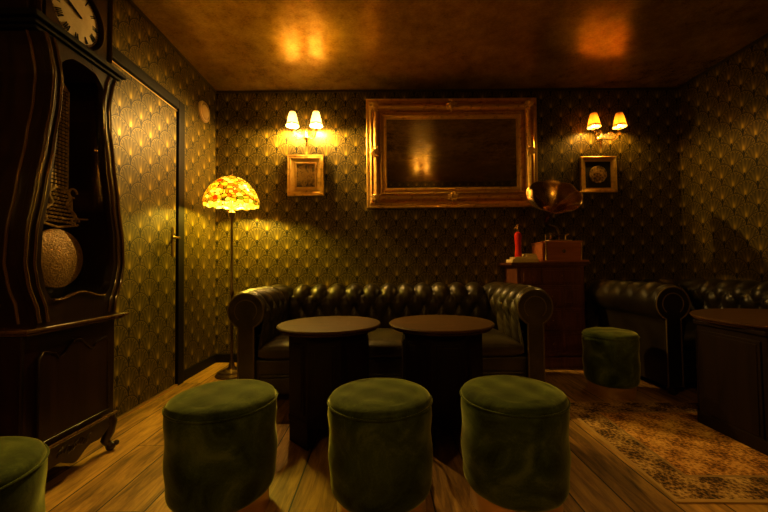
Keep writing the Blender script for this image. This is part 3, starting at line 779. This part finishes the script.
# ------------------------------------------------------------------ buttoned leather seating
def chesterfield(kind, label, cat, loc, Wd, Dp, H=.80, nc=3, seat=.44, hide='leather'):
    t = thing(kind, label, cat, loc)
    nco, rr = .075, .128
    a = Wd / 2 - nco - rr; yb = Dp - nco - rr; rc = .09; cz_ = H - rr - .012
    # inner path (x,y, outward normal)
    L1 = yb - rc; La = rc * pi / 2; L2 = 2 * a - 2 * rc; tot = 2 * L1 + 2 * La + L2
    def path(s):
        if s < L1: return (-a, s), (-1, 0)
        s -= L1
        if s < La:
            an = pi + -s / rc; return (-a + rc + rc * cos(an), yb - rc + rc * sin(an) * 1.0), (cos(an), sin(an))
        s -= La
        if s < L2: return (-a + rc + s, yb), (0, 1)
        s -= L2
        if s < La:
            an = pi / 2 - s / rc; return (a - rc + rc * cos(an), yb - rc + rc * sin(an)), (cos(an), sin(an))
        s -= La
        return (a, yb - rc - s), (1, 0)
    # profile (n outward, z, normal n, normal z, t)
    z0 = seat - .05; prof = []
    a0 = R(208)
    n0, zt = nco + rr * cos(a0), cz_ + rr * sin(a0)
    up = 18
    for i in range(up):
        u = i / up; prof.append((n0 * u * 0 + .0 + (n0) * u, z0 + (zt - z0) * u, -1, .12))
    a1 = R(-62); na = 44
    for i in range(na + 1):
        an = a0 + (a1 - a0) * i / na; prof.append((nco + rr * cos(an), cz_ + rr * sin(an), cos(an), sin(an)))
    nl, zl = prof[-1][0], prof[-1][1]
    for i in range(1, 13):
        u = i / 12; prof.append((nl + (.125 - nl) * min(1, u * 3), zl + (.075 - zl) * u, 1, 0))
    tt = [0]
    for p, q in zip(prof, prof[1:]): tt.append(tt[-1] + math.hypot(q[0] - p[0], q[1] - p[1]))
    sw = .150; sw = tot / round(tot / sw); th = .128; t0 = .095; K = 2; A = .046
    ttop = tt[up] + rr * R(208 - 70); tend = tt[up] + rr * R(208 - 5)
    def disp(s, tv):
        u = s / sw + .5; v = (tv - t0) / th
        if v < 0: h = abs(sin(pi * u))
        elif v > K: h = abs(sin(pi * (u - K / 2)))
        else: h = sqrt(abs(sin(pi * (u - v / 2)) * sin(pi * (u + v / 2))))
        # extra sink at the buttons
        k = round(min(max(v, 0), K)); uu = u - k / 2; du = (uu - round(uu)) * sw; dv = (v - k) * th
        sink = math.exp(-(du * du + dv * dv) / .00035) if -.5 < v < K + .5 else 0
        f = 1 if tv < ttop else max(0, 1 - (tv - ttop) / (tend - ttop)); f = f * f * (3 - 2 * f)
        return (A * (h ** .75) - A * .62) * f - .012 * sink
    def mesh(s0, s1, name, cap=None):
        bm = nb(); n = max(8, int((s1 - s0) / .0105)); prev = None
        for i in range(n + 1):
            s = s0 + (s1 - s0) * i / n; (px, py), (nx, ny) = path(min(max(s, 0), tot - 1e-6))
            row = []
            for (pn, pz, qn, qz), tv in zip(prof, tt):
                d = disp(s, tv); edge = min(1, min(s, tot - s) / .03); d *= edge
                l = math.hypot(qn, qz); qn_, qz_ = qn / l, qz / l
                nn = pn + qn_ * d; row.append(bm.verts.new((px + nx * nn, py + ny * nn, pz + qz_ * d)))
            if prev:
                for k in range(len(row) - 1): bm.faces.new((prev[k], prev[k + 1], row[k + 1], row[k]))
            prev = row
        # buttons
        for k in range(K + 1):
            tv = t0 + k * th; j = min(range(len(tt)), key=lambda q: abs(tt[q] - tv)); pn, pz, qn, qz = prof[j]; l = math.hypot(qn, qz)
            i = 0
            while True:
                s = (i - .5 + k / 2 - 1) * sw; i += 1
                if s > s1: break
                if s < s0 or s < .02 or s > tot - .02: continue
                (px, py), (nx, ny) = path(s); d = disp(s, tv) + .003; nn = pn + qn / l * d
                add_ball(bm, (px + nx * nn, py + ny * nn, pz + qz / l * d), .010, 8)
        return obj(name, bm, hide, t, angle=70)
    c1 = L1 + La / 2; c2 = tot - c1
    mesh(0, c1, 'arm'); mesh(c1, c2, 'backrest'); mesh(c2, tot, 'arm')
    # scroll panels at the arm fronts
    for s in (-1, 1):
        cx_ = s * (a + nco); hw = .056; out = []
        aa = math.asin(hw / rr)
        for i in range(33):
            an = -pi / 2 + aa + (2 * pi - 2 * aa) * i / 32; out.append((cx_ + rr * cos(an), cz_ + rr * sin(an)))
        out = [(cx_ + hw, .075)] + out + [(cx_ - hw, .075)]
        bm = nb(); add_prism(bm, out, lambda u, v: (u, .012, v), lambda u, v: (u, -.012, v)); pn_ = obj('arm_front_panel', bm, hide, t, bevel=.006, smooth=False)
        sc_ = [(cx_ + (u - cx_) * .93, -.013, cz_ + (v - cz_) * (.93 if v > cz_ - rr else 1)) for u, v in out]
        bm = nb(); add_tube(bm, sc_, .0055, 6); obj('piping', bm, 'piping', pn_)
        # inner scroll roll
        bm = nb(); add_tube(bm, [(cx_ + .075 * cos(q), -.013, cz_ + .075 * sin(q)) for q in [R(-50) + R(280) * i / 24 for i in range(25)]], .004, 6); obj('scroll_piping', bm, 'piping', pn_)
    bm = nb(); add_box(bm, -a - .06, a + .06, .035, yb + .10, .09, seat - .12); obj('seat_base', bm, hide, t, smooth=False, bevel=.012)
    bm = nb(); add_box(bm, -a + .005, a - .005, .012, .035, .205, .222); add_box(bm, -a + .005, a - .005, .018, .04, .095, .200); obj('front_rail', bm, hide, t, smooth=False, bevel=.006)
    cw = 2 * a / nc
    for i in range(nc):
        bm = nb(); x0 = -a + i * cw + .004; x1 = x0 + cw - .008; y0, y1 = -.005, yb - .01; zb, zt_ = seat - .135, seat
        nx_, ny_ = 24, 20
        def sup(u, p=6): return (1 - abs(2 * u - 1) ** p)
        top = [[None] * (ny_ + 1) for _ in range(nx_ + 1)]; bot = [[None] * (ny_ + 1) for _ in range(nx_ + 1)]
        for ix in range(nx_ + 1):
            for iy in range(ny_ + 1):
                u, v = ix / nx_, iy / ny_; uu = .5 - .5 * cos(pi * u); vv = .5 - .5 * cos(pi * v)
                hgt = (sup(uu) * sup(vv)) ** .5; mid = (zb + zt_) / 2
                x, y = x0 + (x1 - x0) * uu, y0 + (y1 - y0) * vv
                top[ix][iy] = bm.verts.new((x, y, mid + .02 + (zt_ - mid - .02) * hgt + .012 * sin(pi * uu) * sin(pi * vv)))
                bot[ix][iy] = bm.verts.new((x, y, mid - .02 - (mid - .02 - zb) * hgt)) 
        for ix in range(nx_):
            for iy in range(ny_):
                bm.faces.new((top[ix][iy], top[ix + 1][iy], top[ix + 1][iy + 1], top[ix][iy + 1])); bm.faces.new((bot[ix][iy], bot[ix][iy + 1], bot[ix + 1][iy + 1], bot[ix + 1][iy]))
        per = [(i_, 0) for i_ in range(nx_ + 1)] + [(nx_, j) for j in range(1, ny_ + 1)] + [(i_, ny_) for i_ in range(nx_ - 1, -1, -1)] + [(0, j) for j in range(ny_ - 1, 0, -1)]
        for p, q in zip(per, per[1:] + per[:1]): bm.faces.new((top[p[0]][p[1]], bot[p[0]][p[1]], bot[q[0]][q[1]], top[q[0]][q[1]]))
        obj('seat_cushion', bm, hide, t, angle=60)
    for sx in (-1, 1):
        for y in (.06, Dp - .10):
            bm = nb(); add_lathe(bm, [(.018, 0), (.030, .01), (.036, .035), (.028, .06), (.022, .092)], (sx * (a + .04), y, 0), 16); obj('foot', bm, 'mahogany', t)
    return t
chesterfield('sofa', 'long button-tufted black leather sofa with rolled arms below the mirror', 'sofa', (.066, 2.40, 0), 2.21, .83, nc=3)
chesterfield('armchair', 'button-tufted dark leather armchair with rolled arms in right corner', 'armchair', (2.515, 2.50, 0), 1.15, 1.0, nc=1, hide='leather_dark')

# ------------------------------------------------------------------ octagonal-bodied round tables
def octo(fl_, hf, s=1.0): return [(x * s, y * s) for x, y in ((-hf, -fl_), (hf, -fl_), (fl_, -hf), (fl_, hf), (hf, fl_), (-hf, fl_), (-fl_, hf), (-fl_, -hf))]
def round_table(label, loc, r, H, fl_, hf, zb, legs=True, group=None, rotz=0):
    t = thing('round_table', label, 'table', loc, rotz, group)
    bm = nb(); add_lathe(bm, [(0, H - .030), (r * .90, H - .030), (r - .020, H - .030), (r - .012, H - .022), (r - .016, H - .018), (r - .002, H - .013), (r, H - .006), (r - .006, H), (0, H)], seg=96); obj('table_top', bm, 'table_top', t, angle=30)
    bm = nb(); O = octo(fl_, hf)
    add_prism(bm, O, lambda u, v: (u, v, zb), lambda u, v: (u, v, H - .03)); add_prism(bm, octo(fl_, hf, 1.04), lambda u, v: (u, v, H - .052), lambda u, v: (u, v, H - .0305))
    if not legs: add_prism(bm, octo(fl_, hf, 1.03), lambda u, v: (u, v, 0), lambda u, v: (u, v, .07))
    else: add_prism(bm, octo(fl_, hf, 1.02), lambda u, v: (u, v, zb - .002), lambda u, v: (u, v, zb + .03))
    obj('table_body', bm, 'table_body', t, smooth=False, bevel=.004)
    for i in range(8):
        p, q = Vector(O[i]), Vector(O[(i + 1) % 8]); mid = (p + q) / 2; n = mid.normalized(); d = (q - p).normalized(); hw = (q - p).length / 2
        n2 = Vector((d.y, -d.x)); n2 = n2 if n2.dot(mid) > 0 else -n2
        def rect(hw_, z0, z1, o0, o1):
            f = lambda off: (lambda u, v: (*(mid + d * u + n2 * off), v))
            add_prism(bm, [(-hw_, z0), (hw_, z0), (hw_, z1), (-hw_, z1)], f(o0), f(o1))
        bm = nb(); rect(hw - .026, zb + .06, H - .085, -.004, .007); rect(hw - .042, zb + .076, H - .101, .006, .011)
        obj('side_panel', bm, 'table_body', t, smooth=False, bevel=.003)
    if legs:
        for i in (1, 3, 5, 7):
            p, q = Vector(O[i]), Vector(O[(i + 1) % 8]); c = (p + q) / 2; inn = c * .80; e = (q - p) / 2
            bm = nb(); add_prism(bm, [tuple(c - e), tuple(c + e), tuple(inn + e * .8), tuple(inn - e * .8)], lambda u, v: (u, v, 0), lambda u, v: (u, v, zb)); obj('leg', bm, 'table_body', t, smooth=False, bevel=.003)
    return t
round_table('small round wooden table before the sofa, left of the pair', (-.301, 2.065, 0), .298, .625, .215, .088, .115, group='small round tables before the sofa')
round_table('small round wooden table before the sofa, right of the pair', (.345, 2.055, 0), .300, .625, .215, .088, .115, group='small round tables before the sofa')
RUGZ = .008
round_table('large dark round table with panelled body standing on the rug', (2.285, 1.90, RUGZ), .465, .632, .41, .19, .0, legs=False)

# ------------------------------------------------------------------ rug
bm = nb(); nx_, ny_ = 60, 40
for (w, h) in (RUG,):
    g = [[bm.verts.new((-w / 2 + w * i / nx_, -h / 2 + h * j / ny_, RUGZ - .0015 + .001 * random.random() * (0 < i < nx_ and 0 < j < ny_))) for j in range(ny_ + 1)] for i in range(nx_ + 1)]
    for i in range(nx_):
        for j in range(ny_): bm.faces.new((g[i][j], g[i + 1][j], g[i + 1][j + 1], g[i][j + 1]))
    bo = [bm.verts.new(p) for p in ((-w / 2, -h / 2, 0.0005), (w / 2, -h / 2, 0.0005), (w / 2, h / 2, 0.0005), (-w / 2, h / 2, 0.0005))]
    sides = [[g[i][0] for i in range(nx_ + 1)], [g[nx_][j] for j in range(ny_ + 1)], [g[i][ny_] for i in range(nx_, -1, -1)], [g[0][j] for j in range(ny_, -1, -1)]]
    for k, sd in enumerate(sides): bm.faces.new([bo[k], bo[(k + 1) % 4]] + sd[::-1])
rug = obj('rug', bm, 'rug'); rug.location = (2.13, 1.885, 0); rug.rotation_euler = (0, 0, R(-2.5))
tag(rug, 'worn orange and cream oriental rug on the plank floor at right', 'rug')

# ------------------------------------------------------------------ velvet stools
def make_stool(label, loc, rot):
    t = thing('velvet_stool', label, 'stool', loc, rot, 'green velvet stools')
    rs = .203
    bm = nb()
    def wob(r, z, a): return (r * (1 + .006 * sin(a * 3 + z * 9) + .004 * sin(a * 11 + 2 * sin(z * 30)) * (1 if z < .40 else .2)), z)
    pf = [(.140, .074), (.172, .076), (.186, .084), (.195, .098), (.200, .118)] + [(rs - .003 * cos(i), .14 + i * .0255) for i in range(11)] + [(rs - .001, .414), (rs - .004, .421)]
    add_lathe(bm, pf, seg=96, wob=wob); obj('upholstered_side', bm, 'velvet', t, angle=80)
    bm = nb()
    def wob2(r, z, a): return (r, z + .0030 * sin(r * cos(a) * 38 + 1) * sin(r * sin(a) * 31) * (1 if r < .16 else .2))
    pf = [(rs - .004, .419)]
    for i in range(25):
        u = i / 24; rr_ = rs * (1 - u) ** .8 if i else rs; q = rr_ / rs; pf.append((rr_, .426 + .026 * (1 - q ** 9) ** .5 + .010 * (1 - q * q)))
    pf[-1] = (0, pf[-1][1]); add_lathe(bm, pf, seg=96, wob=wob2); obj('seat_pad', bm, 'velvet', t, angle=80)
    bm = nb(); add_tube(bm, [((rs + .002) * cos(2 * pi * i / 72), (rs + .002) * sin(2 * pi * i / 72), .422) for i in range(72)], .0040, 8, closed=True); obj('piping', bm, 'velvet', t)
    bm = nb(); add_lathe(bm, [(.150, 0), (.172, 0), (.174, .004), (.174, .075), (.150, .075)], seg=72); obj('metal_base', bm, 'gold_base', t, angle=30)
    return t
st = make_stool('green velvet stool in front row, left of the three', (-.637, 1.435, 0), .3)
dup(st, (-.009, 1.425, 0), 1.7, 'green velvet stool in front row, middle of the three')
dup(st, (.526, 1.437, 0), 2.9, 'green velvet stool in front row, right of the three')
dup(st, (-1.128, .915, 0), 4.1, 'green velvet stool cut off at bottom left, by the clock')
s5 = dup(st, (1.695, 2.62, 0), 5.2, 'smaller green velvet stool between dark cabinet and leather armchair'); s5.scale = (.88, .88, 1)

# ------------------------------------------------------------------ cabinet with drawers
cab = thing('cabinet', 'dark carved wooden cabinet with drawers, under the gramophone', 'cabinet', (1.605, 3.245, 0))
def cb(name, d, mat='cabinet', par=cab, bv=.004): return box_obj(name, d, mat, par, bv)
cb('cabinet_top', (-.405, .325, -.02, .35, .948, .972))
bm = nb(); add_box(bm, -.35, .275, .012, .335, .10, .930); add_box(bm, -.375, .300, -.008, .345, .930, .948); add_box(bm, -.37, .295, -.006, .345, 0, .10)
for x in (-.35, .245):
    add_box(bm, x, x + .03, 0, .014, .10, .93)
obj('cabinet_body', bm, 'cabinet', cab, smooth=False, bevel=.004)
for i, (x0, x1) in enumerate(((-.315, -.125), (-.115, .240))):
    d = cb('drawer', (x0, x1, -.006, .012, .770, .915)); cb('drawer_panel', (x0 + .02, x1 - .02, -.012, -.004, .790, .895), par=d)
    bm = nb(); add_ball(bm, ((x0 + x1) / 2, -.022, .845), .011, 12); obj('knob', bm, 'brass', d)
for z0, z1 in ((.560, .755), (.345, .545), (.120, .330)):
    d = cb('drawer', (-.315, .240, -.006, .012, z0, z1))
    for x0, x1 in ((-.302, -.136), (-.122, .046), (.060, .227)):
        bm = nb(); add_box(bm, x0, x1, -.015, -.004, z0 + .016, z1 - .016); add_box(bm, x0 + .022, x1 - .022, -.023, -.012, z0 + .038, z1 - .038); obj('carved_panel', bm, 'cabinet', d, smooth=False, bevel=.005)
    bm = nb(); add_ball(bm, (-.038, -.032, (z0 + z1) / 2), .010, 12); obj('knob', bm, 'brass', d)
ZT = .972
# gramophone
gr = thing('gramophone', 'antique gramophone with brass horn on reddish wooden box', 'gramophone', (1.700, 3.400, ZT))
cb('base_board', (-.225, .222, -.170, .185, 0, .016), 'box_wood', gr)
bm = nb(); add_box(bm, -.165, .165, -.150, .150, .016, .182); g = obj('gramophone_box', bm, 'box_wood', gr, smooth=False, bevel=.004)
cb('box_lid', (-.175, .175, -.160, .160, .182, .194), 'box_wood', gr)
for sx in (-1, 1):
    for sy in (-1, 1):
        bm = nb(); add_lathe(bm, [(.010, 0), (.012, .01), (.008, .02), (.008, .14), (.012, .15), (.010, .166)], (sx * .165, sy * .150, .016), 10); obj('corner_column', bm, 'brass', gr)
bm = nb(); add_lathe(bm, [(0, 0), (.016, 0), (.018, .004), (.010, .010), (0, .012)], (0, -.150, .10), 16, mat4=Matrix.Rotation(pi / 2, 4, 'X')); bmesh.ops.translate(bm, vec=(0, 0, 0), verts=bm.verts); obj('keyhole_plate', bm, 'brass_dark', gr)
bm = nb(); add_lathe(bm, [(0, .194), (.135, .194), (.138, .200), (.135, .208), (.02, .210), (.006, .212), (.005, .222), (0, .222)], (0, -.01, 0), 40); obj('turntable', bm, 'brass_dark', gr)
bm = nb()   # tone arm and elbow
add_tube(bm, [(-.10, -.09, .222), (-.10, -.09, .255), (-.09, -.07, .268), (.0, .02, .270), (.08, .10, .268), (.10, .125, .25), (.10, .13, .20)], .009, 10)
add_lathe(bm, [(0, -.010), (.030, -.010), (.034, 0), (.030, .010), (0, .012)], (-.105, -.10, .245), 24, mat4=Matrix.Rotation(pi / 2, 4, 'Y'))
add_lathe(bm, [(.022, .194), (.020, .215), (.012, .225), (.012, .275)], (.10, .13, 0), 16)
add_tube(bm, [(-.12, -.05, .19), (-.12, -.05, .262)], .005, 8); add_tube(bm, [(.05, -.09, .19), (.05, -.09, .25), (.085, -.09, .262)], .005, 8)
obj('tone_arm', bm, 'brass', gr)
bm = nb()   # crank
add_tube(bm, [(.165, .0, .09), (.215, .0, .09), (.225, 0, .08), (.225, 0, .05), (.235, 0, .045), (.26, 0, .045)], .005, 8); obj('crank', bm, 'brass_dark', gr)
# horn
ax = Vector((-.10, -.70, .62)).normalized(); mouth = Vector((-.095, -.17, .600))
bm = nb(); seg = 72
Rz = ax.to_track_quat('Z', 'Y').to_matrix().to_4x4(); Rz.translation = mouth
hp = []
for i in range(22):
    u = i / 21; d = -.30 * u; r_ = .020 + .212 * (1 - u) ** 2.2
    hp.append((r_, d))
hp = [(.236, .004)] + hp
lob = lambda r, z, a: (r * (1 + .028 * abs(cos(a * 4.5)) * min(1, r / .2)), z + .018 * abs(cos(a * 4.5)) * (r / .26) ** 2)
add_lathe(bm, hp, seg=seg, wob=lob)
bmesh.ops.transform(bm, matrix=Rz, verts=bm.verts)
horn = obj('horn', bm, simple('horn_brass', (.50, .29, .09), .20, 1, 0, 9, .4, .08), gr, angle=28); so = horn.modifiers.new('solid', 'SOLIDIFY'); so.thickness = .002
bm = nb(); add_tube(bm, [Rz @ Vector((.236 * (1 + .028 * abs(cos(a * 4.5))) * cos(a), .236 * (1 + .028 * abs(cos(a * 4.5))) * sin(a), .004 + .018 * abs(cos(a * 4.5)))) for a in [2 * pi * i / 108 for i in range(108)]], .004, 6, closed=True); obj('horn_rim', bm, 'brass', horn)
bm = nb()
for k in range(9):
    a = (k + .5) * 2 * pi / 9
    add_tube(bm, [Rz @ Vector(((r_ - .002) * cos(a), (r_ - .002) * sin(a), d)) for r_, d in hp[1:]], .0022, 5)
obj('petal_seam', bm, 'brass_dark', horn)
thr = Rz @ Vector((0, 0, -.295))
bm = nb(); e0 = thr; e3 = Vector((.10, .13, .275)); c1_ = thr - ax * .12; c2_ = e3 + Vector((0, .02, .13)); P = []
for i in range(15):
    u = i / 14; P.append(e0 * (1 - u) ** 3 + c1_ * 3 * u * (1 - u) ** 2 + c2_ * 3 * u * u * (1 - u) + e3 * u ** 3)
add_tube(bm, P, lambda t: .021 - .006 * t, 14); obj('horn_elbow', bm, 'brass_dark', gr)
# books and bottle
def book(label, x0, x1, y0, y1, z0, z1, rot, cov):
    cx_, cy_ = (x0 + x1) / 2, (y0 + y1) / 2
    t = thing('book', label, 'book', (cx_, cy_, z0), rot, 'books beside the gramophone'); w, d, h = (x1 - x0) / 2, (y1 - y0) / 2, z1 - z0
    bm = nb(); add_box(bm, -w, w, -d, d, 0, .003); add_box(bm, -w, w, -d, d, h - .003, h); add_box(bm, -w, -w + .003, -d, d, .003, h - .003); obj('cover', bm, cov, t, smooth=False, bevel=.001)
    bm = nb(); add_box(bm, -w + .003, w - .004, -d + .004, d - .004, .003, h - .003); obj('pages', bm, 'paper', t, smooth=False)
    return t
book('wide flat yellowed book, bottom of the pile by gramophone', 1.215, 1.463, 3.240, 3.40, ZT, ZT + .030, R(1), 'cover2')
book('yellowed book second from the bottom, carrying the red bottle', 1.245, 1.460, 3.255, 3.39, ZT + .030, ZT + .052, R(-2), 'cover')
book('narrow cream book third in the pile, right of the red bottle', 1.352, 1.458, 3.262, 3.385, ZT + .052, ZT + .066, R(3), 'cover2')
book('topmost thin book of the pile by the gramophone', 1.360, 1.452, 3.268, 3.38, ZT + .066, ZT + .080, R(-3), 'cover')
bt = thing('bottle', 'slim red bottle with brass spout standing on yellowed books', 'bottle', (1.300, 3.315, ZT + .052))
bm = nb(); add_lathe(bm, [(0, 0), (.031, 0), (.034, .006), (.031, .03), (.027, .09), (.030, .15), (.034, .200), (.030, .222), (.014, .236), (.012, .245)], seg=28); obj('bottle_body', bm, 'red', bt)
bm = nb(); add_lathe(bm, [(.013, .236), (.016, .242), (.016, .256), (.010, .262), (.009, .285), (.014, .292), (.012, .305), (0, .312)], seg=16)
add_tube(bm, [(0, 0, .275), (-.022, -.01, .282), (-.036, -.016, .274), (-.040, -.018, .258)], .005, 8); add_tube(bm, [(0, 0, .300), (.02, 0, .315), (.036, 0, .30)], .004, 8)
obj('spout', bm, 'brass', bt)
